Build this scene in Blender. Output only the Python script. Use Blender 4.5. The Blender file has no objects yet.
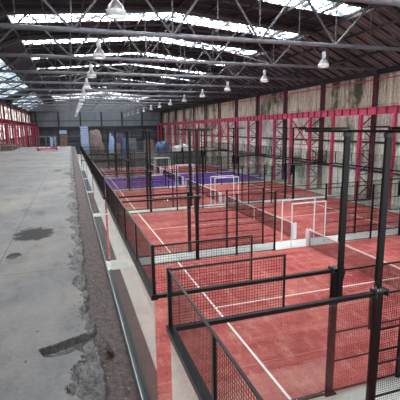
import bpy, math, random
from mathutils import Vector, Matrix, noise
random.seed(7)
PI = math.pi
C = bpy.context.scene.collection
sc = bpy.context.scene

# ------------------------------------------------------------------ materials
def srgb(r, g, b):
    f = lambda c: (c/255/12.92) if c/255 <= .04045 else ((c/255+.055)/1.055)**2.4
    return (f(r), f(g), f(b), 1)

class NT:
    def __init__(s, name):
        s.m = bpy.data.materials.new(name); s.m.use_nodes = True
        s.t = s.m.node_tree; s.t.nodes.clear()
        s.out = s.t.nodes.new('ShaderNodeOutputMaterial')
    def n(s, typ, **kw):
        nd = s.t.nodes.new(typ)
        for k, v in kw.items():
            if k.startswith('i_'):
                key = k[2:]; key = int(key) if key.isdigit() else key.replace('_', ' ')
                if isinstance(v, tuple) and len(v) == 2 and hasattr(v[0], 'bl_idname'):
                    s.t.links.new(v[0].outputs[v[1]], nd.inputs[key])
                else: nd.inputs[key].default_value = v
            else: setattr(nd, k, v)
        return nd
    def link(s, a, ao, b, bi): s.t.links.new(a.outputs[ao], b.inputs[bi])
    def pos(s, scale=(1, 1, 1)):
        g = s.n('ShaderNodeNewGeometry')
        return s.n('ShaderNodeMapping', i_Vector=(g, 'Position'), i_Scale=scale)
    def objpos(s, scale=(1, 1, 1)):
        g = s.n('ShaderNodeTexCoord')
        return s.n('ShaderNodeMapping', i_Vector=(g, 'Object'), i_Scale=scale)
    def noise(s, src, scale, detail=4, rough=.6):
        return s.n('ShaderNodeTexNoise', i_Vector=(src, 0), i_Scale=scale, i_Detail=detail, i_Roughness=rough)
    def ramp(s, src, so, stops, interp='LINEAR'):
        r = s.n('ShaderNodeValToRGB'); s.link(src, so, r, 0)
        cr = r.color_ramp; cr.interpolation = interp
        while len(cr.elements) < len(stops): cr.elements.new(.5)
        for e, (p, c) in zip(cr.elements, stops): e.position = p; e.color = c
        return r
    def mix(s, fac, a, b, mode='MIX'):
        m = s.n('ShaderNodeMix', data_type='RGBA', blend_type=mode)
        for key, v in ((0, fac), (6, a), (7, b)):
            if isinstance(v, tuple) and len(v) == 2 and hasattr(v[0], 'bl_idname'):
                s.t.links.new(v[0].outputs[v[1]], m.inputs[key])
            else: m.inputs[key].default_value = v
        return m
    def math(s, op, a, b=0., clamp=False):
        m = s.n('ShaderNodeMath', operation=op, use_clamp=clamp)
        for key, v in ((0, a), (1, b)):
            if isinstance(v, tuple): s.t.links.new(v[0].outputs[v[1]], m.inputs[key])
            else: m.inputs[key].default_value = v
        return m
    def bsdf(s, col, rough=.8, metal=0., bump=None, bs=.3, spec=.5):
        b = s.n('ShaderNodeBsdfPrincipled', i_Roughness=rough, i_Metallic=metal)
        b.inputs['Specular IOR Level'].default_value = spec
        if isinstance(col, tuple) and len(col) == 2: s.t.links.new(col[0].outputs[col[1]], b.inputs[0])
        else: b.inputs[0].default_value = col
        if bump:
            bp = s.n('ShaderNodeBump', i_Strength=bs, i_Distance=.02); s.link(bump, 0, bp, 'Height')
            s.link(bp, 0, b, 'Normal')
        s.link(b, 0, s.out, 0); return s.m

def plain(name, col, rough=.6, metal=0., var=.12, spec=.5):
    t = NT(name); p = t.objpos(); nz = t.noise(p, 6, 3)
    dk = tuple(c*(1-var*2) for c in col[:3])+(1,); lt = tuple(min(1, c*(1+var)) for c in col[:3])+(1,)
    r = t.ramp(nz, 0, [(.3, dk), (.7, lt)])
    return t.bsdf((r, 0), rough, metal, spec=spec)

M = {}
M['black'] = plain('black powder coat', srgb(9, 10, 12), .4, spec=.25)
M['wire'] = plain('black wire', srgb(10, 10, 12), .6, spec=.2)
M['netcord'] = plain('net cord', srgb(14, 12, 16), .8, spec=.2)
M['white'] = plain('white padding', srgb(232, 232, 235), .5, var=.04)
M['tape'] = plain('white tape', srgb(238, 232, 228), .7, var=.03)
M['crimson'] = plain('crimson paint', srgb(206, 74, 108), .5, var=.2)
M['darkcrimson'] = plain('dark and shaded crimson', srgb(104, 44, 62), .6, var=.25)
M['steel'] = plain('grey truss paint', srgb(120, 122, 130), .38, .2, var=.15)
M['webpaint'] = plain('dark truss paint', srgb(84, 80, 84), .5, .2, var=.2)
M['darksteel'] = plain('dark steel', srgb(42, 42, 46), .5)
M['alu'] = plain('spun aluminium', srgb(150, 146, 146), .35, .7, var=.15)
M['housing'] = plain('grey housing', srgb(196, 198, 200), .4, var=.06)
M['kerb'] = plain('galvanised kerb', srgb(176, 180, 180), .4, .2)
M['strip'] = plain('dark green channel', srgb(56, 74, 72), .5)
M['facewhite'] = plain('white wall paint', srgb(238, 234, 228), .8, var=.05)
M['cardboard'] = plain('brown carton', srgb(112, 90, 80), .85, var=.15)
M['bluewrap'] = plain('pale blue wrap', srgb(140, 158, 192), .4, var=.12)
M['bluetarp'] = plain('blue tarpaulin', srgb(60, 84, 116), .6, var=.2)
M['purplecloth'] = plain('dull purple cover', srgb(66, 56, 76), .8, var=.2)
M['beigebag'] = plain('beige sacking', srgb(120, 106, 100), .9, var=.2)
M['greymachine'] = plain('grey machine paint', srgb(96, 100, 104), .6, var=.2)
M['greencrate'] = plain('green crate', srgb(92, 88, 84), .7, var=.2)
M['hook'] = plain('pale tape', srgb(210, 206, 198), .7)

def m_glass():
    t = NT('fence glass'); g = t.n('ShaderNodeNewGeometry')
    d = t.n('ShaderNodeVectorMath', operation='DOT_PRODUCT'); t.link(g, 'Incoming', d, 0); t.link(g, 'Normal', d, 1)
    a = t.math('ABSOLUTE', (d, 'Value')); o = t.math('SUBTRACT', 1., (a, 0)); p = t.math('POWER', (o, 0), 3.5)
    f = t.math('MULTIPLY_ADD', (p, 0), .96); f.inputs[2].default_value = .04
    tr = t.n('ShaderNodeBsdfTransparent', i_Color=(.95, .975, .965, 1))
    gl = t.n('ShaderNodeBsdfGlossy', i_Color=(1, 1, 1, 1), i_Roughness=.0)
    mx = t.n('ShaderNodeMixShader'); t.link(f, 0, mx, 0); t.link(tr, 0, mx, 1); t.link(gl, 0, mx, 2)
    t.link(mx, 0, t.out, 0); return t.m
M['glass'] = m_glass()

def m_turf(name, base, light, dark, sand):
    t = NT(name); p = t.pos(); p2 = t.pos((.35, 1.3, 1)); p3 = t.pos((1.2, .45, 1))
    big = t.noise(p2, .9, 5, .65); fine = t.noise(p, 14, 3, .7); mid = t.noise(p3, 2.3, 5, .7)
    c1 = t.ramp(big, 0, [(.34, dark), (.5, base), (.68, light)])
    sm = t.ramp(mid, 0, [(.5, (0, 0, 0, 1)), (.68, (1, 1, 1, 1))])
    m1 = t.mix((t.math('MULTIPLY', (sm, 0), .42), 0), (c1, 0), sand)
    fr = t.ramp(fine, 0, [(.3, (.72, .72, .72, 1)), (.7, (1.22, 1.22, 1.22, 1))])
    m2 = t.mix(1., (m1, 2), (fr, 0), 'MULTIPLY')
    # roll seams across the court
    s = t.n('ShaderNodeTexCoord'); sp = t.n('ShaderNodeSeparateXYZ'); t.link(s, 'Object', sp, 0)
    w = t.math('PINGPONG', (t.math('ADD', (sp, 'Y'), 1.75), 0), 1.667)
    lt = t.math('LESS_THAN', (w, 0), .012)
    m3 = t.mix((t.math('MULTIPLY', (lt, 0), .45), 0), (m2, 2), sand)
    return t.bsdf((m3, 2), .95, bump=fine, bs=.25, spec=.15)
M['redturf'] = m_turf('red turf', srgb(178, 88, 85), srgb(198, 116, 108), srgb(154, 66, 67), srgb(216, 164, 150))
M['purpleturf'] = m_turf('purple turf', srgb(98, 62, 150), srgb(116, 80, 166), srgb(80, 48, 130), srgb(140, 110, 170))

def m_floor():
    t = NT('pale ground concrete'); p = t.pos(); a = t.noise(p, .7, 6, .65); b = t.noise(p, 9, 4)
    r = t.ramp(a, 0, [(.3, srgb(196, 196, 190)), (.7, srgb(228, 230, 224))])
    f = t.ramp(b, 0, [(.3, (.9, .9, .9, 1)), (.7, (1.04, 1.04, 1.04, 1))])
    return t.bsdf((t.mix(1., (r, 0), (f, 0), 'MULTIPLY'), 2), .85)
M['floor'] = m_floor()

def ellipse_mask(t, sep, cx, cy, rx, ry, nz, soft=.25):
    x = t.math('MULTIPLY', (t.math('SUBTRACT', (sep, 0), cx), 0), 1/rx)
    y = t.math('MULTIPLY', (t.math('SUBTRACT', (sep, 1), cy), 0), 1/ry)
    d = t.math('ADD', (t.math('MULTIPLY', (x, 0), (x, 0)), 0), (t.math('MULTIPLY', (y, 0), (y, 0)), 0))
    d2 = t.math('ADD', (d, 0), (t.math('MULTIPLY', (t.math('SUBTRACT', (nz, 0), .5), 0), 2.4), 0))
    r = t.ramp(d2, 0, [(max(0, 1-soft), (1, 1, 1, 1)), (1., (0, 0, 0, 1))])
    return r
def line_mask(t, sep, axis, val, w, nz, amp=.02):
    v = t.math('ADD', (sep, axis), (t.math('MULTIPLY', (t.math('SUBTRACT', (nz, 0), .5), 0), amp), 0))
    d = t.math('ABSOLUTE', (t.math('SUBTRACT', (v, 0), val), 0))
    return t.math('LESS_THAN', (d, 0), w)

def m_platform():
    t = NT('platform concrete'); p = t.pos(); g = t.n('ShaderNodeNewGeometry')
    sep = t.n('ShaderNodeSeparateXYZ'); t.link(g, 'Position', sep, 0)
    stn = t.noise(p, 5.5, 6, .72); big = t.noise(p, .55, 5, .6); mid = t.noise(t.pos((1, .45, 1)), 2.6, 6, .7); fine = t.noise(p, 22, 5, .75)
    c = t.ramp(big, 0, [(.32, srgb(124, 126, 130)), (.5, srgb(142, 139, 137)), (.66, srgb(156, 149, 142))])
    m = t.ramp(mid, 0, [(.3, (.62, .63, .65, 1)), (.46, (.95, .95, .95, 1)), (.72, (1.14, 1.13, 1.12, 1))])
    f = t.ramp(fine, 0, [(.25, (.86, .86, .86, 1)), (.7, (1.08, 1.08, 1.08, 1))])
    col = t.mix(1., (t.mix(1., (c, 0), (m, 0), 'MULTIPLY'), 2), (f, 0), 'MULTIPLY')
    # oil and damp stains
    for cx, cy, rx, ry, colr, k in ((-.70, 6.92, .34, .48, srgb(44, 42, 40), .92), (-.86, 5.74, .10, .17, srgb(40, 38, 38), .9),
                                    (-.80, 5.55, .17, .2, srgb(118, 112, 108), .45), (-.22, 16.5, .2, .35, srgb(80, 78, 76), .7),
                                    (-1.7, 22, .8, .5, srgb(118, 116, 116), .6), (-.62, 17.8, .16, .4, srgb(76, 74, 72), .7), (-2.6, 30, 1.2, .5, srgb(120, 118, 118), .6),
                                    (-.44, 2.95, .012, .02, srgb(84, 72, 66), .7),(-.39, 3.4, .012, .02, srgb(84, 72, 66), .7)):
        e = ellipse_mask(t, sep, cx, cy, rx, ry, stn, .4)
        col = t.mix((t.math('MULTIPLY', (e, 0), k), 0), (col, 2), colr)
    for ax, v, w, k in ((0, -1.0, .007, .6), (0, -4.2, .012, .6), (0, -7.0, .014, .5), (1, 4.97, .010, .5), (1, 9.9, .02, .3), (1, 14.9, .03, .45), (1, 24.9, .05, .4), (1, 34.9, .06, .4)):
        l = line_mask(t, sep, ax, v, w, mid, .05 if ax else .015)
        col = t.mix((t.math('MULTIPLY', (l, 0), k), 0), (col, 2), srgb(84, 82, 80))
    # broken concrete and dirt near the edge (attribute set per vertex)
    at = t.n('ShaderNodeAttribute', attribute_name='broken')
    br = t.ramp(fine, 0, [(.3, srgb(72, 70, 70)), (.55, srgb(108, 106, 105)), (.78, srgb(150, 147, 144))])
    dirt = t.ramp(fine, 0, [(.3, srgb(72, 62, 60)), (.6, srgb(104, 92, 88)), (.85, srgb(140, 130, 124))])
    k1 = t.math('MULTIPLY', (at, 'Fac'), 2., True)
    k2 = t.math('MULTIPLY_ADD', (at, 'Fac'), 2.); k2.inputs[2].default_value = -1.; k2.use_clamp = True
    col = t.mix((k1, 0), (col, 2), (br, 0)); col = t.mix((k2, 0), (col, 2), (dirt, 0))
    ac = t.n('ShaderNodeAttribute', attribute_name='crack_shade')
    col = t.mix((t.math('MULTIPLY', (ac, 'Fac'), .85), 0), (col, 2), srgb(46, 42, 42))  # dirt and shadow painted dark along cracks and the cavity rim
    return t.bsdf((col, 2), .78, bump=fine, bs=.35, spec=.35)
M['platform'] = m_platform()
def m_rubble():
    t = NT('rubble'); p = t.pos(); a = t.noise(p, 30, 3)
    return t.bsdf((t.ramp(a, 0, [(.3, srgb(96, 92, 90)), (.7, srgb(158, 154, 150))]), 0), .9)
M['rubble'] = m_rubble()

def m_wall(name, hi, mid, lo, green, gk=1.):
    t = NT(name); v = t.pos((1, 1.0, .10)); p = t.pos(); vv = t.pos((1, .5, .22))
    a = t.noise(v, 3.2, 6, .7); b = t.noise(vv, .9, 7, .7); c = t.noise(p, 5, 5, .75)
    col = t.ramp(a, 0, [(.3, lo), (.48, mid), (.68, hi)])
    g1 = t.ramp(b, 0, [(.5, (0, 0, 0, 1)), (.6, (gk, gk, gk, 1))])
    m1 = t.mix((g1, 0), (col, 0), green)
    f = t.ramp(c, 0, [(.3, (.62, .60, .58, 1)), (.5, (1, 1, 1, 1)), (.75, (1.15, 1.14, 1.12, 1))])
    m2 = t.mix(1., (m1, 2), (f, 0), 'MULTIPLY')
    sp = t.n('ShaderNodeSeparateXYZ'); t.link(t.n('ShaderNodeNewGeometry'), 'Position', sp, 0)
    w = t.math('SINE', (t.math('MULTIPLY', (sp, 'Y'), 2*PI/.32), 0))
    s = t.ramp(w, 0, [(0., (.9, .9, .9, 1)), (.9, (1, 1, 1, 1))])
    wob = t.math('ADD', (sp, 'Y'), (t.math('MULTIPLY', (c, 0), .10), 0))
    pp = t.math('PINGPONG', (wob, 0), .62); ln = t.math('LESS_THAN', (pp, 0), .022)
    hz = t.math('PINGPONG', (t.math('ADD', (sp, 'Z'), (t.math('MULTIPLY', (c, 0), .08), 0)), 0), 1.3); lh = t.math('LESS_THAN', (hz, 0), .02)
    m4 = t.mix((t.math('MULTIPLY', (t.math('MAXIMUM', (ln, 0), (lh, 0)), 0), .55), 0), (t.mix(1., (m2, 2), (s, 0), 'MULTIPLY'), 2), srgb(70, 62, 56))
    return t.bsdf((m4, 2), .9, bump=w, bs=.6)
M['wallup'] = m_wall('stained upper cladding', srgb(250, 244, 222), srgb(212, 202, 182), srgb(112, 104, 92), srgb(54, 64, 40), .9)
M['walllow'] = m_wall('stained lower cladding', srgb(250, 255, 246), srgb(238, 242, 230), srgb(142, 144, 130), srgb(88, 102, 74), .8)
M['wallleft'] = m_wall('left cladding', srgb(214, 190, 178), srgb(180, 152, 142), srgb(110, 92, 88), srgb(90, 80, 70), .6)

def m_far(name, a, b):
    t = NT(name); p = t.pos((.8, 1, .25)); n = t.noise(p, 1.2, 5, .6)
    r = t.ramp(n, 0, [(.3, a), (.7, b)])
    sp = t.n('ShaderNodeSeparateXYZ'); t.link(t.n('ShaderNodeNewGeometry'), 'Position', sp, 0)
    w = t.math('SINE', (t.math('MULTIPLY', (sp, 'X'), 2*PI/.5), 0))
    return t.bsdf((r, 0), .8, bump=w, bs=.4)
M['farup'] = m_far('far wall sheets', srgb(116, 121, 130), srgb(138, 142, 152))
M['farlow'] = m_far('far wall lower sheets', srgb(58, 62, 70), srgb(78, 82, 90))

def m_roof(name, hi, lo):
    t = NT(name); p = t.pos((.5, 1.2, .5)); n = t.noise(p, 1.6, 6, .7)
    sp = t.n('ShaderNodeSeparateXYZ'); t.link(t.n('ShaderNodeNewGeometry'), 'Position', sp, 0)
    w = t.math('SINE', (t.math('MULTIPLY', (sp, 'Y'), 2*PI/.39), 0))
    s = t.ramp(w, 0, [(0., (.6, .6, .6, 1)), (.8, (1.1, 1.1, 1.1, 1))])
    r = t.ramp(n, 0, [(.3, lo), (.7, hi)])
    return t.bsdf((t.mix(1., (r, 0), (s, 0), 'MULTIPLY'), 2), .9)
M['roof'] = m_roof('brown roof boards', srgb(72, 66, 66), srgb(38, 36, 38))
M['roofside'] = m_roof('pinkish roof sheets', srgb(150, 150, 152), srgb(94, 93, 95))

def m_sky(name, S, dirty, blue):
    t = NT(name); p = t.pos((1.3, 1.0, 1)); n = t.noise(p, 1.3, 5, .7)
    r = t.ramp(n, 0, [(.36, blue), (.5, dirty), (.57, (.93, .97, 1, 1))])
    v = t.n('ShaderNodeTexVoronoi', i_Vector=(t.pos((.9, .9, 0)), 0), i_Scale=1.)
    k = t.ramp(v, 'Color', [(0, (.35, .38, .42, 1)), (.5, (1, 1, 1, 1))])
    e = t.n('ShaderNodeEmission', i_Strength=S); t.link(t.mix(1., (r, 0), (k, 0), 'MULTIPLY'), 2, e, 0)
    t.link(e, 0, t.out, 0); return t.m
SKY = 25.
M['skylight'] = m_sky('skylight daylight', SKY, (.024, .028, .032, 1), (.010, .0125, .015, 1))
M['skyleft'] = m_sky('side glazing daylight', 1.3, (.36, .48, .56, 1), (.16, .24, .3, 1))
M['skyfar'] = m_sky('far glazing daylight', 2.2, (.5, .54, .56, 1), (.3, .34, .36, 1))
M['winlit'] = m_sky('sunlit translucent panel', 1.25, (.62, .50, .42, 1), (.22, .14, .12, 1))
def m_emit(name, col, s):
    t = NT(name); e = t.n('ShaderNodeEmission', i_Color=col, i_Strength=s); t.link(e, 0, t.out, 0); return t.m
M['lens'] = m_emit('lamp lens', (1, .97, .9, 1), 1.1)

# ------------------------------------------------------------------ mesh building
class MB:
    def __init__(s): s.v = []; s.f = []
    def hexa(s, p):
        b = len(s.v); s.v += [tuple(q) for q in p]
        for f in ((0, 3, 2, 1), (4, 5, 6, 7), (0, 1, 5, 4), (1, 2, 6, 5), (2, 3, 7, 6), (3, 0, 4, 7)):
            s.f.append(tuple(b+i for i in f))
        return s
    def box(s, x0, x1, y0, y1, z0, z1):
        return s.hexa([(x0, y0, z0), (x1, y0, z0), (x1, y1, z0), (x0, y1, z0), (x0, y0, z1), (x1, y0, z1), (x1, y1, z1), (x0, y1, z1)])
    def bar(s, a, b, w, h=None, up=(0, 0, 1)):
        h = h or w; a = Vector(a); b = Vector(b); d = (b-a).normalized(); up = Vector(up)
        if abs(d.dot(up)) > .98: up = Vector((1, 0, 0))
        x = d.cross(up).normalized()*(w/2); y = x.cross(d).normalized()*(h/2)
        return s.hexa([a-x-y, a+x-y, b+x-y, b-x-y, a-x+y, a+x+y, b+x+y, b-x+y])
    def tube(s, a, b, r, n=8, caps=True, r2=None):
        a = Vector(a); b = Vector(b); d = (b-a).normalized(); r2 = r if r2 is None else r2
        u = d.orthogonal().normalized(); w = d.cross(u); k = len(s.v)
        for q, rr in ((a, r), (b, r2)):
            for i in range(n):
                t = 2*PI*i/n; s.v.append(tuple(q+u*math.cos(t)*rr+w*math.sin(t)*rr))
        for i in range(n): s.f.append((k+i, k+(i+1) % n, k+n+(i+1) % n, k+n+i))
        if caps: s.f.append(tuple(k+i for i in reversed(range(n)))); s.f.append(tuple(k+n+i for i in range(n)))
        return s
    def lathe(s, prof, n=20, c=(0, 0, 0)):
        k = len(s.v)
        for r, z in prof:
            for i in range(n): t = 2*PI*i/n; s.v.append((c[0]+r*math.cos(t), c[1]+r*math.sin(t), c[2]+z))
        for j in range(len(prof)-1):
            for i in range(n): s.f.append((k+j*n+i, k+j*n+(i+1) % n, k+(j+1)*n+(i+1) % n, k+(j+1)*n+i))
        return s
    def quad(s, *p): k = len(s.v); s.v += [tuple(q) for q in p]; s.f.append(tuple(range(k, k+len(p)))); return s
    def grid_wires(s, o, u, v, lu, lv, pitch, r):
        """square wire grid: origin o, unit directions u, v, lengths lu, lv"""
        o = Vector(o); u = Vector(u); v = Vector(v)
        nu = round(lu/pitch); nv = round(lv/pitch)
        for i in range(nu+1): a = o+u*(lu*i/nu); s.tube(a, a+v*lv, r, 4, False)
        for i in range(nv+1): a = o+v*(lv*i/nv); s.tube(a, a+u*lu, r, 4, False)
        return s
    def build(s, name, mat, parent=None, smooth=False, loc=None):
        me = bpy.data.meshes.new(name); me.from_pydata(s.v, [], s.f); me.update()
        me.materials.append(M[mat] if isinstance(mat, str) else mat)
        if smooth: me.polygons.foreach_set('use_smooth', [True]*len(me.polygons))
        o = bpy.data.objects.new(name, me); C.objects.link(o)
        if parent: o.parent = parent
        if loc: o.location = loc
        return o

def tag(o, label, cat, group=None, kind=None):
    o['label'] = label; o['category'] = cat
    if group: o['group'] = group
    if kind: o['kind'] = kind
    return o
def empty(name, loc=(0, 0, 0), rz=0):
    o = bpy.data.objects.new(name, None); C.objects.link(o); o.location = loc; o.rotation_euler = (0, 0, rz)
    o.empty_display_size = .2; return o
def struct(o): o['kind'] = 'structure'; return o
def copy_tree(o, parent=None):
    c = o.copy(); C.objects.link(c)
    if parent: c.parent = parent
    for ch in [x for x in KIDS.get(o.name, [])]: copy_tree(ch, c)
    return c
KIDS = {}
def reg(root):
    KIDS.clear()
    for o in C.objects:
        if o.parent: KIDS.setdefault(o.parent.name, []).append(o)

# ------------------------------------------------------------------ measured layout
H = 6.107
X0, Y1, G = 1.28, 6.82, 1.28
PITCH = 10+G
XL, XR = -8.6, 23.3            # column lines
WL, WR = -9.0, 23.75           # wall faces
YB, YF = -7.0, 105.0
BAY = 7.0; T0 = 12.25
ZP = 4.40                       # platform level
YE = 45.0                       # platform end
XP = 0.33                       # platform face
CH = 10.48                      # truss bottom chord
PROF = [(-9.3, 10.25), (-3.1, 13.1), (7.2, 14.0), (17.5, 13.1), (24.0, 10.25)]
def zr(x):
    for (a, za), (b, zb) in zip(PROF, PROF[1:]):
        if x <= b: return za+(zb-za)*(x-a)/(b-a)
    return PROF[-1][1]
courtname = ['cut off foreground red court', 'nearest full red court', 'second full red court',
             'red court before the purple one', 'purple court', 'red court beyond the purple one']
ordw = ['nearest', 'second nearest', 'third nearest', 'fourth nearest', 'fifth nearest', 'sixth nearest', 'seventh nearest', 'eighth nearest',
        'ninth nearest', 'tenth nearest', 'eleventh nearest', 'twelfth nearest', 'thirteenth nearest', 'fourteenth nearest', 'fifteenth nearest', 'sixteenth nearest', 'seventeenth nearest']

# ------------------------------------------------------------------ room shell
struct(MB().box(WL-.3, WR+.3, YB, YF+.3, -.3, 0).build('floor', 'floor'))
def wallbox(name, mat, *b): return struct(MB().box(*b).build(name, mat))
wallbox('wall_right', 'walllow', WR, WR+.25, YB, YF, 0, 7.2)
wallbox('wall_right_upper', 'wallup', WR, WR+.25, YB, YF, 7.2, 10.4)
wallbox('wall_left', 'wallleft', WL-.25, WL, YB, YF, 0, 10.4)
wallbox('wall_far', 'farlow', WL, WR, YF, YF+.25, 0, 6.4)
w = MB(); pts = [(WL, 6.4)]+[(x, z) for x, z in PROF[1:-1]]
poly = [(WL, 6.4), (WR, 6.4), (WR, zr(WR)), (17.5, 13.1), (7.2, 14.0), (-3.1, 13.1), (WL, zr(WL))]
w.quad(*[(x, YF, z) for x, z in poly]); w.quad(*[(x, YF+.25, z) for x, z in reversed(poly)])
for i in range(len(poly)):
    a, b = poly[i], poly[(i+1) % len(poly)]; w.quad((a[0], YF, a[1]), (a[0], YF+.25, a[1]), (b[0], YF+.25, b[1]), (b[0], YF, b[1]))
struct(w.build('wall_far_upper', 'farup'))

# roof: solid pieces around the skylight strips
SKYW = 2.0
sky_y = []
m = -2
while 21.0+7*m < 82:
    y = 21.0+7*m; sky_y.append((y, y+SKYW)); m += 1
sky_y.append((86.0, YF-.5))
mid = MB(); side = MB(); raf = MB()
TH = .12
def slab(mb, xa, xb, ya, yb):
    za, zb = zr(xa), zr(xb)
    mb.hexa([(xa, ya, za), (xb, ya, zb), (xb, yb, zb), (xa, yb, za), (xa, ya, za+TH), (xb, ya, zb+TH), (xb, yb, zb+TH), (xa, yb, za+TH)])
ys = [YB]+[v for p in sky_y for v in p]+[YF+.3]
for i in range(0, len(ys), 2):
    for xa, xb in ((-3.1, 7.2), (7.2, 17.5)): slab(mid, xa, xb, ys[i], ys[i+1])
slab(side, 17.5, 24.0, YB, YF+.3)
GA, GB = -8.8, -5.2
gl_runs = [(34.0, 62.0), (69.0, 97.0)]
slab(mid, -9.3, GA, YB, YF+.3); slab(mid, GB, -3.1, YB, YF+.3)
last = YB
for a, b in gl_runs: slab(mid, GA, GB, last, a); last = b
slab(mid, GA, GB, last, YF+.3)
struct(mid.build('ceiling', 'roof')); struct(side.build('ceiling_slopes', 'roofside'))
y = YB+.6; k = 0
while y < YF:
    hid = any(a-.05 < y < b+.05 for a, b in sky_y)
    for (xa, za), (xb, zb) in zip(PROF, PROF[1:]):
        if hid and -3.2 < (xa+xb)/2 < 17.6: continue
        if xb < -3 and any(a < y < b for a, b in gl_runs): continue
        raf.bar((xa, y, za-.07), (xb, y, zb-.07), .09, .14)
    y += 1.1667
for x in (-4.8, -3.1, -1., 1.2, 3.2, 5.2, 7.2, 9.2, 11.2, 13.4, 15.4, 17.5, 19, 21.2, 23.3):
    raf.bar((x, YB, zr(x)-.2), (x, YF, zr(x)-.2), .08, .16)
struct(raf.build('trim_1', 'darksteel'))
wi = 1
def window(mb, mat, bars=None):
    global wi
    o = struct(mb.build('window_%d' % wi, mat)); wi += 1
    if bars: bars.build('glazing_bar', 'darksteel', o)
    return o
for a, b in sky_y:
    g = MB(); br = MB()
    for xa, xb in ((-3.1, 7.2), (7.2, 17.3)):
        za, zb = zr(xa)+.03, zr(xb)+.03
        g.hexa([(xa, a, za), (xb, a, zb), (xb, b, zb), (xa, b, za), (xa, a, za+.03), (xb, a, zb+.03), (xb, b, zb+.03), (xa, b, za+.03)])
    n = 20
    for i in range(n+1):
        x = -3.1+20.4*i/n; br.bar((x, a, zr(x)-.01), (x, b, zr(x)-.01), .035, .06)
    window(g, 'skylight' if b-a < 3 else 'skyfar', br)
for a, b in gl_runs:
    g = MB(); br = MB(); za, zb = zr(GA)+.03, zr(GB)+.03
    g.hexa([(GA, a, za), (GB, a, zb), (GB, b, zb), (GA, b, za), (GA, a, za+.03), (GB, a, zb+.03), (GB, b, zb+.03), (GA, b, za+.03)])
    y = a
    while y <= b: br.bar((GA, y, zr(GA)+.02), (GB, y, zr(GB)+.02), .06, .03); y += 1.
    for x in (-7.5, -6.5): br.bar((x, a, zr(x)-.02), (x, b, zr(x)-.02), .05, .07)
    window(g, 'skyleft', br)

# eaves beams and wall girts
e = MB()
for x in (WL+.12, WR-.12): e.box(x-.12, x+.12, YB, YF, 10.1, 10.42)
struct(e.build('trim_2', 'darksteel'))
e = MB()
for z in (2.4, 4.75): e.box(WR-.16, WR, YB, YF, z-.09, z+.09); e.box(WL, WL+.16, YB, YF, z-.09, z+.09)
struct(e.build('trim_3', 'darksteel'))
e = MB()
for z in (9.75,): e.box(WR-.12, WR, YB, YF, z-.04, z+.04); e.box(WL, WL+.12, YB, YF, z-.04, z+.04)
struct(e.build('trim_4', 'crimson'))
e = MB()                                   # far wall framing
for i in range(7): x = -8.4+5.2*i+.6; e.box(x-.17, x+.17, YF-.3, YF, 0, min(zr(x), 11)-.05)
e.box(WL, WR, YF-.45, YF, 6.2, 6.95); e.box(WL, WR, YF-.3, YF, 3.2, 3.5)
struct(e.build('trim_5', 'darksteel'))
struct(MB().box(WL, WR, YF-.12, YF, 8.2, 8.5).box(WL, WR, YF-.12, YF, 4.4, 4.7).build('trim_6', 'greymachine'))
# dark bands between wall sheets, behind the columns
e = MB(); n = 0
while T0+7*n < YF:
    y = T0+7*n; e.box(WR-.06, WR, y+.1, y+.55, 0, 10.4); e.box(WL, WL+.06, y+.1, y+.4, 0, 10.4); n += 1
struct(e.build('trim_7', plain('dark wall band', srgb(64, 60, 58), .8)))

# left wall: sunlit translucent panels with a dark vent opening in some of them
n = 0
for n in range(2, 13):
    y = T0+7*n+.9
    for k_ in (0, 1):
        g = MB(); ya = y+k_*2.95; g.box(WL-.02, WL+.05, ya, ya+2.3, 7.8, 9.6)
        br = MB(); br.box(WL+.05, WL+.09, ya+1.1, ya+1.2, 7.8, 9.6)
        if (n+k_) % 3 == 0: br.lathe([(0, .0), (.55, .0), (.55, .06)], 12, (0, 0, 0)); 
        window(g, 'winlit', br)
        if (n+k_) % 3 == 0:
            bb = len(br.v)
    # lower wall sheets, their brightness put in as glow
    g = MB(); g.box(WL-.02, WL+.05, y, y+5.2, 5.0, 6.9)
    window(g, 'winlit')

# ------------------------------------------------------------------ crane girders and columns on both sides
def girder(x, label):
    r = empty('crane_girder', (x, 0, 6.95)); tag(r, label, 'crane girder')
    b = MB(); b.box(-.02, .02, YB, YF-.5, .03, .52); b.build('web_plate', 'crimson', r)
    MB().box(-.15, .15, YB, YF-.5, .52, .56).build('top_flange', 'crimson', r)
    MB().box(-.15, .15, YB, YF-.5, 0, .03).build('bottom_flange', 'crimson', r)
    s = MB(); y = YB+.5
    while y < YF-.6: s.box(-.12, .12, y-.02, y+.02, .03, .52); y += 1.0
    o = s.build('stiffeners', 'darkcrimson', r); o['kind'] = 'stuff'
XI_R, XI_L = 22.1, -7.4
girder(XI_R, 'crimson steel crane girder running along the stained right wall')
girder(XI_L, 'crimson steel crane girder running along the left wall')
def column(sgn):
    """sgn=+1: wall leg towards +x.  Origin at the inner leg."""
    r = empty('crane_column'); d = 1.2*sgn
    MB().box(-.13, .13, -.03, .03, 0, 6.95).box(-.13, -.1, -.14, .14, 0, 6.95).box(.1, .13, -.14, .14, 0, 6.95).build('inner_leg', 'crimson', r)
    MB().box(d-.02, d+.02, -.11, .11, 0, 10.1).box(d-.11, d+.11, -.11, -.085, 0, 10.1).box(d-.11, d+.11, .085, .11, 0, 10.1).build('wall_leg', 'darkcrimson', r)  # the wall leg's shade is put into its darker colour
    l = MB(); z = .3; k = 0
    while z < 6.4:
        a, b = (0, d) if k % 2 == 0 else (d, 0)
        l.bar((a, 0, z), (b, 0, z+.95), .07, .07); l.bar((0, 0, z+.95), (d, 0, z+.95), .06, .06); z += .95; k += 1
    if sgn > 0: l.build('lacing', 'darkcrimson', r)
    else: MB().bar((0, 0, 6.6), (d, 0, 6.6), .08).build('strut', 'darkcrimson', r)
    MB().box(min(0, d)-.2, max(0, d)+.2, -.25, .25, 0, .03).build('base_plate', 'darkcrimson', r)
    return r
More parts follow.
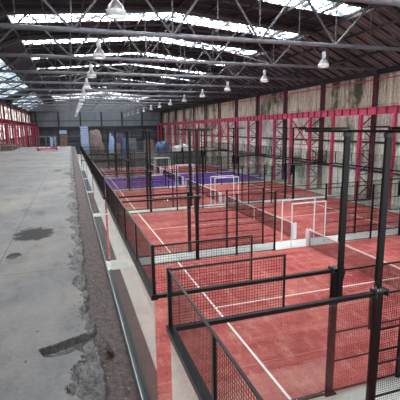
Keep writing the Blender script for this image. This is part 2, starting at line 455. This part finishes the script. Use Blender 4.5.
cr, cl = column(1), column(-1)
mr = empty('crane_post'); MB().box(-.12, .12, -.02, .02, 0, 6.95).box(-.12, -.09, -.11, .11, 0, 6.95).box(.09, .12, -.11, .11, 0, 6.95).build('shaft', 'crimson', mr)
MB().box(-.2, .2, -.2, .2, 0, .03).build('base_plate', 'darkcrimson', mr)
def brace():
    r = empty('cross_brace')
    MB().bar((0, .3, 4.4), (0, 3.3, 6.8), .09).build('diagonal', 'crimson', r); MB().bar((0.06, 3.3, 4.4), (0.06, .3, 6.8), .09).build('diagonal', 'crimson', r)
    MB().bar((0, .2, 4.35), (0, 3.35, 4.35), .09).build('strut', 'crimson', r)
    return r
bp = brace()
reg(None)
side_txt = {1: 'right wall', -1: 'left wall'}
for sgn, proto, xi in ((1, cr, XI_R), (-1, cl, XI_L)):
    n = 0; y = T0
    while y < YF-.6:
        o = proto if n == 0 else copy_tree(proto)
        o.location = (xi, y, 0)
        tag(o, '%s laced crimson column carrying the crane girder at the %s' % (ordw[n], side_txt[sgn]), 'column', 'laced columns along the %s' % side_txt[sgn])
        n += 1; y += BAY
    n = 0; y = T0+3.5
    while y < YF-.6 and sgn > 0:
        o = mr if (n == 0 and sgn == 1) else copy_tree(mr)
        o.location = (xi, y, 0)
        tag(o, '%s plain crimson post under the crane girder at the %s' % (ordw[n], side_txt[sgn]), 'post', 'plain posts along the %s' % side_txt[sgn])
        n += 1; y += BAY
first = True
for sgn, xi, ylist in ((1, XI_R, [T0+BAY*i+.0 for i in (3, 6, 9)]), (-1, XI_L, [T0+BAY*i for i in (5, 7, 9)])):
    for i, y in enumerate(ylist):
        o = bp if first else copy_tree(bp); first = False
        o.location = (xi, y, 0)
        half = 'second half' if abs((y-T0)/BAY % 1-.5) < .1 else 'first half'
        tag(o, '%s crimson cross brace in the %s of a bay at the %s' % (ordw[i], half, side_txt[sgn]), 'brace', 'cross braces along the %s' % side_txt[sgn])

# ------------------------------------------------------------------ roof trusses
def truss():
    r = empty('roof_truss')
    MB().tube((WL+.1, 0, CH), (WR-.1, 0, CH), .11, 10).build('bottom_chord', 'steel', r, True)
    t = MB(); P = [(WL+.1, zr(WL+.1)-.35)]+[(x, z-.35) for x, z in PROF[1:-1]]+[(WR-.1, zr(WR-.1)-.35)]
    for (a, za), (b, zb) in zip(P, P[1:]): t.bar((a, 0, za), (b, 0, zb), .16, .16)
    t.build('top_chord', 'webpaint', r)
    cx = 7.3; bot = [cx+2.3+4.6*i for i in (-4, -3, -2, -1, 0, 1, 2)]; top = [cx+4.6*i for i in (-3, -2, -1, 0, 1, 2, 3)]
    for x in bot:
        if zr(x)-.4-CH > .6: MB().tube((x, 0, CH), (x, 0, zr(x)-.35), .035, 6).build('vertical', 'webpaint', r)
        for tx in (x-2.3, x+2.3):
            if abs(tx-cx) < 14.5: MB().bar((x, 0, CH), (tx, 0, zr(tx)-.35), .10, .09).build('diagonal', 'webpaint', r)
    for x in top[1:-1]: MB().tube((x, 0, CH), (x, 0, zr(x)-.35), .025, 6).build('hanger', 'webpaint', r)
    return r
tr = truss(); reg(None)
n = 0; y = T0-BAY; tys = []
while y < YF-.6:
    o = tr if n == 0 else copy_tree(tr); o.location = (0, y, 0); tys.append(y)
    tag(o, '%s grey steel roof truss spanning the hall' % ordw[n], 'roof truss', 'roof trusses across the hall'); n += 1; y += BAY
# long bracing rods between trusses
nbr = 0
for i, (xa, xb) in enumerate([(0.4, 5.0), (9.6, 14.2), (14.2, 9.6), (5.0, .4), (0.4, 5.0), (14.2, 18.8)]):
    y = T0+BAY*(i % 5)
    o = MB().tube((xa, y, CH+.05), (xb, y+BAY, zr(xb)-.4), .05, 6).build('brace_rod', 'webpaint')
    tag(o, 'dark slanting brace rod tied between %s' % ['first two visible trusses on the left', 'second and third trusses right of centre', 'third and fourth trusses right of centre',
        'fourth and fifth trusses on the left', 'fifth and sixth trusses on the left', 'first two visible trusses at far right', 'second and third trusses, crossing the other rod'][i], 'brace rod')

# ------------------------------------------------------------------ high bay lamps
def lamp():
    r = empty('high_bay_lamp')
    MB().tube((0, 0, -.12), (0, 0, -.45), .025, 8).build('hanging_rod', 'darksteel', r)
    MB().lathe([(0, -.36), (.09, -.36), (.10, -.40), (.10, -.66), (.07, -.72)], 14).build('ballast_housing', 'housing', r, True)
    MB().lathe([(.07, -.70), (.11, -.74), (.2, -.84), (.25, -.96), (.265, -1.0)], 22).build('reflector', 'alu', r, True)
    MB().lathe([(.268, -.99), (.285, -1.0), (.285, -1.16), (.268, -1.17), (.262, -1.16), (.262, -1.0)], 22).build('reflector_rim', 'housing', r, True)
    MB().lathe([(0, -1.13), (.15, -1.135), (.262, -1.12)], 22).build('lens', 'lens', r, True)
    return r
lp = lamp(); reg(None); first = True
for x, row in ((1.5, 'row above the platform edge'), (13.5, 'row above the courts')):
    for i, y in enumerate(tys[1:]):
        o = lp if first else copy_tree(lp); first = False
        o.location = (x, y, CH)
        tag(o, '%s bell shaped high bay lamp in the %s' % (ordw[i], row), 'lamp', 'high bay lamps hanging from trusses')

# ------------------------------------------------------------------ raised platform at the left
struct(MB().box(WL, -1.3, YB, YE, 0, ZP).build('floor_platform', 'platform'))
struct(MB().box(-1.3, XP-.04, YB, 1.1, 0, ZP).box(-1.3, XP-.04, 1.1, YE, 0, ZP-.12).build('floor_platform_core', 'platform'))
struct(MB().box(XP-.04, XP, YB, YE, 0, ZP-.1).build('wall_platform', 'facewhite'))
def fbm(x, y, o=4):
    s = 0; a = 1; f = 1
    for _ in range(o): s += a*noise.noise(Vector((x*f, y*f, 3.7))); a *= .55; f *= 2.1
    return s
def edge(y): return .025+.09*math.exp(-max(0, y-1.5)/2.2)+.03*fbm(1.3, y*1.1, 3)+.035*fbm(4.1, y*4.5, 4)
def wid(y): return .085+.035*min(1, max(0, y-3)/3)+.13*math.exp(-max(0, y-1.2)/1.5)+.05*fbm(7.7, y*1.1, 3)
A_, B_ = Vector((-.36, 3.10)), Vector((.12, 3.27))
def surf(x, y):
    """height, damage (0 sound, .5 broken, 1 dirt) and crack strength"""
    e = edge(y)+.03*fbm(x*7, y*5, 4); h = ZP; k = 0.; c = 0.
    s = x-(e-max(.02, wid(y)+.16*fbm(x*4+9, y*2.6, 5)))
    fw = .008+.0016*y
    if s > 0:
        t = min(1, s/.012); r = fbm(x*11, y*6, 5)
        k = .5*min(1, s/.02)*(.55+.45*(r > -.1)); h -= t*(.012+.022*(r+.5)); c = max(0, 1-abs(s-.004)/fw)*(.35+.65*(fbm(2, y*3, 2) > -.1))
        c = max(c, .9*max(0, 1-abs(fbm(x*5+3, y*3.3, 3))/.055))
    if x > e:
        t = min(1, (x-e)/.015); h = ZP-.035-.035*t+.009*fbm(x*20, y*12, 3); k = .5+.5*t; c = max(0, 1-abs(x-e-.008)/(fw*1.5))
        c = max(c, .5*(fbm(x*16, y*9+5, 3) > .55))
    ab = B_-A_; q = Vector((x, y))-A_; t = q.dot(ab)/ab.length_squared; n_ = Vector((ab.y, -ab.x)).normalized(); d = q.dot(n_)+.02*fbm(x*7, y*3, 3)
    if 0 < t < 1:
        wv = .26*(math.sin(PI*min(1, t*.92+.12)))**.7*(1-.45*t)
        if 0 < d < wv:
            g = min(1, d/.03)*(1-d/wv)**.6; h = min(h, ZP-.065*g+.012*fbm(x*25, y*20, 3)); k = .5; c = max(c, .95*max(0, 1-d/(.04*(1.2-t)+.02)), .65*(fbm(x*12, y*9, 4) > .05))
    return h, k, min(1, c)
rows = []; y = 1.1
while y < YE: rows.append(y); y += .0085 if 2.6 < y < 3.45 else max(.013, .0075*y)
rows.append(YE)
xs = [-1.3+1.59*i/86 for i in range(87)]
xs = [-1.3+.05*i for i in range(16)]+[-.5+.82*i/90 for i in range(91)]
vs = []; br = []; ck = []; fs = []
for y in rows:
    for x in xs:
        h, k, c = surf(x, y)
        if x <= -1.29: h, k, c = ZP, 0, 0
        vs.append((x, y, h)); br.append(k); ck.append(c)
nx = len(xs)
for j in range(len(rows)-1):
    for i in range(nx-1): a = j*nx+i; fs.append((a, a+1, a+nx+1, a+nx))
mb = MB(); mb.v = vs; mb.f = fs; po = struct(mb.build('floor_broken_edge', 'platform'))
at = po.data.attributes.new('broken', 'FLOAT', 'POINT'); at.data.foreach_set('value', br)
at = po.data.attributes.new('crack_shade', 'FLOAT', 'POINT'); at.data.foreach_set('value', ck)
struct(MB().box(XP-.006, XP+.002, 1.1, YE, ZP-.3, ZP-.035).build('trim_8', 'kerb'))
rb = MB()
for i in range(260):
    y = 1.8*math.exp(random.random()*2.7); x = edge(y)+random.uniform(-.14, .18); x = min(x, .26); s = random.uniform(.003, .009)*(1+y*.03)
    h, k, _ = surf(x, y); c = Vector((x, y, h+s*.5)); k0 = len(rb.v)
    ro = Matrix.Rotation(random.random()*3, 3, Vector((random.random(), random.random(), 1)).normalized())
    P = [c+ro@Vector((sx*s*random.uniform(.6, 1.3), sy*s*random.uniform(.6, 1.3), sz*s*.7)) for sz in (-1, 1) for sx, sy in ((-1, -1), (1, -1), (1, 1), (-1, 1))]
    rb.hexa(P)
tag(rb.build('concrete_rubble', 'rubble'), 'loose grey concrete crumbs scattered along the broken platform edge', 'rubble', kind='stuff')
wd = MB().hexa([(.155, 2.92, ZP-.05), (.20, 2.86, ZP-.05), (.215, 2.90, ZP-.05), (.165, 3.12, ZP-.05), (.16, 2.93, ZP-.02), (.195, 2.88, ZP-.02), (.205, 2.91, ZP-.022), (.165, 3.10, ZP-.02)]).build('wood_chip', plain('dark wood', srgb(58, 44, 40), .8))
tag(wd, 'dark splinter of wood lying in the dirt beside the platform kerb', 'wood scrap')

# ------------------------------------------------------------------ courts: turf, lines, fence cage, net
tp = []
def turf(k):
    r = empty('court_turf', (X0, Y1+PITCH*(k-1), 0))
    tag(r, ('purple' if k == 4 else 'red')+' artificial turf with white lines filling the '+courtname[k], 'court turf', 'padel court turfs')
    MB().box(0, 20, 0, 10, 0, .015).build('turf_carpet', 'purpleturf' if k == 4 else 'redturf', r)
    for x in (3.05, 16.95): MB().box(x-.035, x+.035, .02, 9.98, .016, .019).build('service_line', 'tape', r)
    MB().box(3.05, 16.95, 4.97, 5.03, .016, .019).build('centre_line', 'tape', r)
for k in range(6): turf(k)
st = MB()
for k in range(6):
    y0 = Y1+PITCH*(k-1); st.box(.88, 1.235, max(y0, YB)+.1, y0+9.95, 0, .02)
struct(st.build('trim_9', 'strip'))

WR_ = .0028
def cage():
    r = empty('court_cage')
    MBx = MB
    def mesh(o, u, lu, z0, z1):
        w = MBx().grid_wires(Vector(o)+Vector((0, 0, z0)), u, (0, 0, 1), lu, z1-z0, .05, WR_); return w.build('mesh_panel', 'wire', r)
    for x, s in ((0, 1), (20, -1)):                              # back walls
        MBx().box(x-.06, x+.06, -.06, 10.06, 2.96, 3.06).build('glass_head_beam', 'black', r)
        MBx().box(x-.014, x+.014, 0, 10, 3.98, 4.005).build('top_rail', 'black', r)
        MBx().box(x-.04, x+.04, 0, 10, 0, .05).build('base_channel', 'darksteel', r)
        for i in range(5):
            y = 2*i; MBx().box(x-.006, x+.006, y+.006, y+1.994, .05, 2.96).build('glass_pane', 'glass', r)
            mesh((x, y, 0), (0, 1, 0), 2, 3.06, 3.97)
            if 0 < i: MBx().box(x-.02, x+.02, y-.025, y+.025, 3.06, 3.98).build('fence_post', 'black', r)
        for y in (0, 10): MBx().box(x-.03, x+.03, y-.03, y+.03, 3.0, 4.02).build('corner_post', 'black', r)
    for y in (0, 10):
        for m_ in (0, 1):
            X = (lambda a: a) if m_ == 0 else (lambda a: 20-a)
            def bx(a, b, hy, z0, z1, nm, mt='black'):
                xa, xb = sorted((X(a), X(b))); return MBx().box(xa, xb, y-hy, y+hy, z0, z1).build(nm, mt, r)
            bx(.06, 4.05, .045, 2.975, 3.045, 'glass_head_beam')
            bx(.03, 2.02, .014, 3.98, 4.005, 'top_rail'); bx(1.985, 2.015, .015, 3.06, 3.97, 'fence_post')
            bx(0.05, 3.9, .04, 0, .05, 'base_channel', 'darksteel')
            for i in (0, 1): bx(2*i+.01, 2*i+1.994-(.08 if i else 0), .006, .05, 2.96, 'glass_pane', 'glass')
            mesh((min(X(.0), X(2)), y, 0), (1, 0, 0), 2, 3.06, 3.97)
            # column at the end of the glass, with foot plate
            xa, xb = sorted((X(3.93), X(4.09)))
            c = MBx().box(xa, xb, y-.04, y+.04, 0, 3.06).box(xa-.07, xb+.07, y-.1, y+.1, 0, .02).build('fence_post', 'black', r)
            for px in (6.02, 8.07):
                xa, xb = sorted((X(px-.04), X(px+.04)))
                MBx().box(xa, xb, y-.03, y+.03, 0, 3.02).box(xa-.05, xb+.05, y-.08, y+.08, 0, .02).build('fence_post', 'black', r)
            for a, b in ((4.09, 5.98), (6.06, 8.03)):
                mesh((min(X(a), X(b)), y, 0), (1, 0, 0), b-a, .06, 2.98)
                for z in (.05, .80, 1.52, 2.25): bx(a, b, .014, z-.015, z+.015, 'mesh_rail')
            bx(4.05, 8.1, .016, 2.965, 3.0, 'top_rail')
        MBx().box(8.1, 11.9, y-.012, y+.012, 2.97, 3.0).build('lintel_rail', 'black', r)
    return r
cg = cage(); reg(None)
for k in range(6):
    o = cg if k == 0 else copy_tree(cg); o.location = (X0, Y1+PITCH*(k-1), 0)
    tag(o, 'black mesh and glass fence around the '+courtname[k], 'court fence', 'padel court fences')

def net():
    r = empty('court_net')
    n_ = MB()
    nu = 210
    for i in range(nu+1):
        y = .12+9.76*i/nu; sag = .04*(1-((y-5)/5)**2); n_.tube((0, y, .03), (0, y, .88-sag), .0046, 4, False)
    for j in range(18):
        z = .04+j*.0478
        for a in range(8):
            ya, yb = .12+9.76*a/8, .12+9.76*(a+1)/8; f = lambda yy: z*(1-.045*(1-((yy-5)/5)**2)); n_.tube((0, ya, f(ya)), (0, yb, f(yb)), .0046, 4, False)
    n_.build('net_mesh', 'netcord', r)
    t = MB()
    for a in range(12):
        ya, yb = .1+9.8*a/12, .1+9.8*(a+1)/12; f = lambda yy: .90-.04*(1-((yy-5)/5)**2); t.bar((0, ya, f(ya)), (0, yb, f(yb)), .03, .06)
    t.build('top_tape', 'tape', r)
    MB().box(-.01, .01, 4.975, 5.025, .02, .86).build('centre_strap', 'tape', r)
    for y in (.06, 9.94):
        MB().tube((0, y, 0), (0, y, .96), .04, 10).build('net_post', 'darksteel', r)
        q = MB(); s = -1 if y < 5 else 1
        q.box(-.11, .11, y-.09 if s < 0 else y-.05, y+.05 if s < 0 else y+.09, .03, .93).build('post_pad', 'white', r)
    return r
nt = net(); reg(None)
for k in range(6):
    o = nt if k == 0 else copy_tree(nt); o.location = (X0+10, Y1+PITCH*(k-1), .015)
    tag(o, 'dark net with white top tape in the '+courtname[k], 'net', 'padel nets')

def wframe():
    r = empty('white_frame')
    MB().box(-1.02, -.97, -.025, .025, 0, 2.25).build('frame_leg', 'white', r); MB().box(.97, 1.02, -.025, .025, 0, 2.25).build('frame_leg', 'white', r)
    MB().box(-1.02, 1.02, -.025, .025, 2.25, 2.31).build('top_bar', 'white', r)
    return r
wf = wframe(); reg(None); first = True
for k in range(6):
    for y, s in ((0, 'near'), (10, 'far')):
        if k == 0 and y == 0 or k == 5 and y == 10: continue
        o = wf if first else copy_tree(wf); first = False
        o.location = (X0+10+.12, Y1+PITCH*(k-1)+y+(.16 if y else -.16), 0)
        tag(o, 'white upright frame at the %s net end of the %s' % (s, courtname[k]), 'frame', 'white frames at the net ends')

# ------------------------------------------------------------------ light masts
def mast(dr):
    """dr=+1 when the court it lights lies towards +y.  Origin on the fence line at the fence post."""
    r = empty('light_mast'); y = -.09*dr
    MB().box(.01, .135, y-.03, y+.03, 2.35, 6.02).build('mast_post', 'black', r)
    MB().hexa([(-.09, y-.012, 2.25), (.03, y-.012, 2.2), (.03, y+.012, 2.2), (-.09, y+.012, 2.25), (-.1, y-.012, 3.0), (.2, y-.012, 3.0), (.2, y+.012, 3.0), (-.1, y+.012, 3.0)]).build('gusset_plate', 'black', r)
    c = MB().box(-.10, .17, -.08, .08, 3.05, 3.075).box(-.11, -.085, -.09, .09, 2.95, 3.09).box(.155, .18, -.09, .09, 2.95, 3.09).build('clamp_bracket', 'darksteel', r)
    b = MB()
    for bx_ in (-.06, .0):
        for by in (-.06, .06): b.tube((bx_, by, 3.075), (bx_, by, 3.11), .012, 6)
    b.build('bolts', 'kerb', c)
    ya, yb = sorted((-.64*dr, 1.45*dr))
    MB().box(.07, .12, ya, yb, 5.98, 6.03).build('lamp_arm', 'black', r)
    for k_, (u, v) in enumerate(((.16, .74), (.84, 1.42))):
        ya, yb = sorted((u*dr, v*dr))
        hd = MB().box(-.12, .31, ya, yb, 6.035, 6.085).build('floodlight', 'black', r)
        MB().box(-.09, .28, ya+.03, yb-.03, 6.028, 6.034).build('lens', 'alu', hd)
    MB().box(.0, .145, y-.045, y+.045, 5.9, 5.975).build('top_bracket', 'darksteel', r)
    return r
m1, m2 = mast(1), mast(-1); reg(None); f1 = f2 = True
for k in range(6):
    for y, dr, s in ((0, 1, 'near'), (10, -1, 'far')):
        if k == 0 and y == 0: continue
        for x, lr in ((4.01, 'left'), (15.83, 'right')):
            if dr == 1: o = m1 if f1 else copy_tree(m1); f1 = False
            else: o = m2 if f2 else copy_tree(m2); f2 = False
            o.location = (X0+x, Y1+PITCH*(k-1)+y, 0)
            tag(o, 'black light mast %s of net on the %s fence, %s' % (lr, s, courtname[k]), 'light mast', 'court light masts')

# ------------------------------------------------------------------ things on the platform and at the far end
r = empty('steel_trolley', (-1.98, 36.6, ZP)); tag(r, 'low crimson trolley with grey uprights standing on the concrete platform', 'trolley')
MB().box(-.85, .85, -.45, .45, .1, .2).build('deck', 'crimson', r)
for x in (-.75, .75):
    for y in (-.35, .35): MB().tube((x, y-.02, .06), (x, y+.02, .06), .06, 10).build('wheel', 'darksteel', r)
for x in (-.78, -.1, .5, .78): MB().tube((x, -.4 if x in (-.78, .78) else .4, .2), (x, -.4 if x in (-.78, .78) else .4, 1.16), .045, 6).build('upright', 'greymachine', r)
MB().tube((-.8, -.4, 1.16), (.8, -.4, 1.16), .03, 6).tube((-.8, .4, 1.16), (.8, .4, 1.16), .03, 6).build('top_rail', 'greymachine', r)
for i, x in enumerate((.36, .68)):
    o = MB().lathe([(0, 0), (.11, .0), (.13, .2), (.12, .7), (.07, .95), (0, .97)], 10, (-1.98+x, 36.55, ZP+.2)).build('wrapped_bundle', 'bluewrap', None, True)
    tag(o, ['pale wrapped bundle standing on the trolley, the left one', 'pale wrapped bundle standing on the trolley, the right one'][i], 'bundle', 'wrapped bundles on the trolley')

def pallet_stack(name, loc, w, d, levels, hl, mat, label, capmat=None):
    r = empty(name, loc); tag(r, label, 'stack')
    p = MB()
    for i in range(5): x = -w/2+.05+(w-.1)*i/4; p.box(x-.05, x+.05, -d/2, d/2, .1, .13)
    for x in (-w/2+.06, 0, w/2-.06): p.box(x-.05, x+.05, -d/2, d/2, 0, .1)
    p.build('pallet', 'cardboard', r)
    for l in range(levels):
        b = MB(); z0 = .14+l*hl; jx = random.uniform(-.03, .03)
        b.hexa([(-w/2+jx, -d/2, z0), (w/2+jx, -d/2, z0), (w/2+jx, d/2, z0), (-w/2+jx, d/2, z0), (-w/2+.04+jx, -d/2+.04, z0+hl-.05), (w/2-.04+jx, -d/2+.04, z0+hl-.05), (w/2-.04+jx, d/2-.04, z0+hl-.05), (-w/2+.04+jx, d/2-.04, z0+hl-.05)])
        b.build('wrapped_load', capmat if (capmat and l == levels-1) else mat, r)
    return r
pallet_stack('carton_stack', (-.70, 43.3, ZP), .74, .8, 4, .4, 'cardboard', 'stack of brown cartons with pale blue top at the platform end', 'bluewrap')
pallet_stack('wrapped_stack', (2.15, 67, 0), 1.25, 1.2, 18, .365, 'bluewrap', 'tall striped stack of pale blue wrapped packs near the far wall')
def heap(name, loc, sx, sy, h, mat, label, cat='heap', seed=0, skirt=None):
    r = empty(name, loc); tag(r, label, cat)
    n = 26; mb = MB(); prof = []
    rings = 9
    for j in range(rings+1):
        t = j/rings; rr = math.cos(t*PI/2)**.3*(1-.12*t); z = h*math.sin(t*PI/2)**.75
        for i in range(n):
            a = 2*PI*i/n; k = 1+.3*noise.noise(Vector((math.cos(a)*1.9+seed, math.sin(a)*1.9, z*.8)))
            c, s_ = math.cos(a), math.sin(a); sq = (abs(c)**3+abs(s_)**3)**(-1/3)*.95
            mb.v.append((c*rr*sx/2*k*sq, s_*rr*sy/2*k*sq, z*(1+.22*noise.noise(Vector((c*2, s_*2, seed))))))
    for j in range(rings):
        for i in range(n): mb.f.append((j*n+i, j*n+(i+1) % n, (j+1)*n+(i+1) % n, (j+1)*n+i))
    mb.build('cover', mat, r, True)
    if skirt: MB().box(-sx*.42, sx*.42, -sy*.42, sy*.42, 0, .3).build('pallet_base', skirt, r)
    return r
heap('sack_heap', (3.9, 68.5, 0), 3.0, 2.6, 5.5, 'beigebag', 'high domed heap of beige sacking right of the pale blue stack', seed=1, skirt='cardboard')
heap('covered_goods', (7.9, 69, 0), 3.0, 2.4, 4.9, 'purplecloth', 'high goods pile under a dull purple cover beyond the far court', seed=2, skirt='cardboard')
heap('tarp_pile', (6.35, 66.5, 0), 1.1, 1.6, 5.0, 'bluewrap', 'narrow pale blue wrapped pile left of the purple cover', seed=5, skirt='cardboard')
heap('tarp_pile', (8.6, 66.2, 0), 1.2, 1.5, 4.3, 'bluetarp', 'blue tarpaulin pile in front of the purple cover', seed=6, skirt='cardboard')
heap('tarp_heap', (14.9, 67, 0), 2.7, 3.0, 3.7, 'bluetarp', 'wide blue tarpaulin heap at the right beyond the far court', 'heap', 3, 'cardboard')
heap('covered_load', (18.7, 67.5, 0), 3.2, 3.0, 3.2, 'housing', 'long pale grey covered load right of the blue tarpaulin heap', 'heap', 4, 'cardboard')
pallet_stack('carton_stack', (12.4, 66, 0), 1.6, 1.2, 4, 1.05, 'cardboard', 'brown carton stack between the purple cover and blue heap', None)
pallet_stack('carton_stack', (7.0, 64.3, 0), 1.0, 1.0, 4, .95, 'beigebag', 'narrow beige wrapped stack in front of the purple cover', None)
pallet_stack('carton_stack', (10.2, 70, 0), 1.5, 1.2, 4, 1.1, 'greymachine', 'grey wrapped stack right of the purple cover', None)
r = empty('windbreak_screen', (1.3, 63.1, 0)); tag(r, 'low grey fabric screen standing behind the farthest red court', 'screen')
fb = MB()
for i in range(60):
    a = i/60*20; fb.hexa([(a, .06*math.sin(i), .05), (a+1/3, .06*math.sin(i+1), .05), (a+1/3, .06*math.sin(i+1)+.02, .05), (a, .06*math.sin(i)+.02, .05),
             (a, .06*math.sin(i), 2.4), (a+1/3, .06*math.sin(i+1), 2.4), (a+1/3, .06*math.sin(i+1)+.02, 2.4), (a, .06*math.sin(i)+.02, 2.4)])
fb.build('fabric', plain('grey fabric', srgb(112, 118, 116), .9, var=.3), r)
for i in range(6): MB().tube((4*i, .12, 0), (4*i, .12, 2.5), .04, 8).build('screen_post', 'darksteel', r)
def rack(loc, L, levels, label):
    r = empty('storage_rack', loc); tag(r, label, 'rack')
    for x in (0, L/2, L):
        for y in (0, .9): MB().box(x-.05, x+.05, y-.05, y+.05, 0, levels*1.5+.3).build('upright', 'darksteel', r)
    for l in range(levels): MB().box(0, L, 0, .9, l*1.5+.6, l*1.5+.7).build('shelf', 'darksteel', r)
    return r
rack((4.6, 72, 0), 12, 4, 'dark steel storage rack against the far end of the hall')
rack((-7.0, 74, 0), 8, 4, 'dark steel storage rack seen beyond the end of the platform')
cols = ['greymachine', 'cardboard', 'bluewrap', 'darkcrimson', 'greencrate', 'beigebag', 'greymachine', 'cardboard']
names = ['grey', 'brown', 'pale blue', 'dark red', 'olive grey', 'beige', 'small grey', 'small brown']
for i in range(8):
    w = (1.1 if i < 6 else .7); x = (-6.75, -5.5)[i % 2]; y = 38.3+1.7*(i//2)
    r = empty('storage_crate', (x, y, ZP)); tag(r, '%s storage crate in the group at the far left of the platform' % names[i], 'crate', 'crates along the left wall')
    hh = random.uniform(.3, .55)
    MB().box(-.35, .55, -w/2, w/2, .08, hh).build('crate_body', cols[i], r)
    b = MB()
    for yy in (-w/2+.08, 0, w/2-.08): b.box(-.37, .57, yy-.04, yy+.04, 0, .08)
    b.build('skid', 'cardboard', r); MB().box(-.38, .58, -w/2-.03, w/2+.03, hh, hh+.05).build('lid', cols[(i+2) % 8], r)

# ------------------------------------------------------------------ daylight, camera, colour
wd_ = bpy.data.worlds.new('daylight'); sc.world = wd_; wd_.use_nodes = True
bg = wd_.node_tree.nodes['Background']; bg.inputs[0].default_value = (.94, .97, 1, 1); bg.inputs[1].default_value = 1.7

p, yw, ro = .1819, .3136, -.0144
fw = Vector((math.sin(yw)*math.cos(p), math.cos(yw)*math.cos(p), -math.sin(p)))
r0 = Vector((math.cos(yw), -math.sin(yw), 0)); d0 = Vector((-math.sin(p)*math.sin(yw), -math.sin(p)*math.cos(yw), -math.cos(p)))
R = r0*math.cos(ro)-d0*math.sin(ro); D = r0*math.sin(ro)+d0*math.cos(ro)
cam = bpy.data.cameras.new('camera'); co = bpy.data.objects.new('camera', cam); C.objects.link(co)
mt = Matrix(((R.x, -D.x, -fw.x, 0), (R.y, -D.y, -fw.y, 0), (R.z, -D.z, -fw.z, H), (0, 0, 0, 1))); co.matrix_world = mt
cam.sensor_width = 36; cam.lens = 390.52/400*36; cam.clip_start = .05; cam.clip_end = 300
sc.camera = co
sc.view_settings.view_transform = 'Standard'; sc.view_settings.look = 'None'; sc.view_settings.gamma = 1
sc.view_settings.use_curve_mapping = False; sc.view_settings.exposure = 0.68
sc.cycles.transparent_max_bounces = 48; sc.cycles.max_bounces = 8; sc.cycles.diffuse_bounces = 5; sc.cycles.glossy_bounces = 3
sc.cycles.sample_clamp_indirect = 6
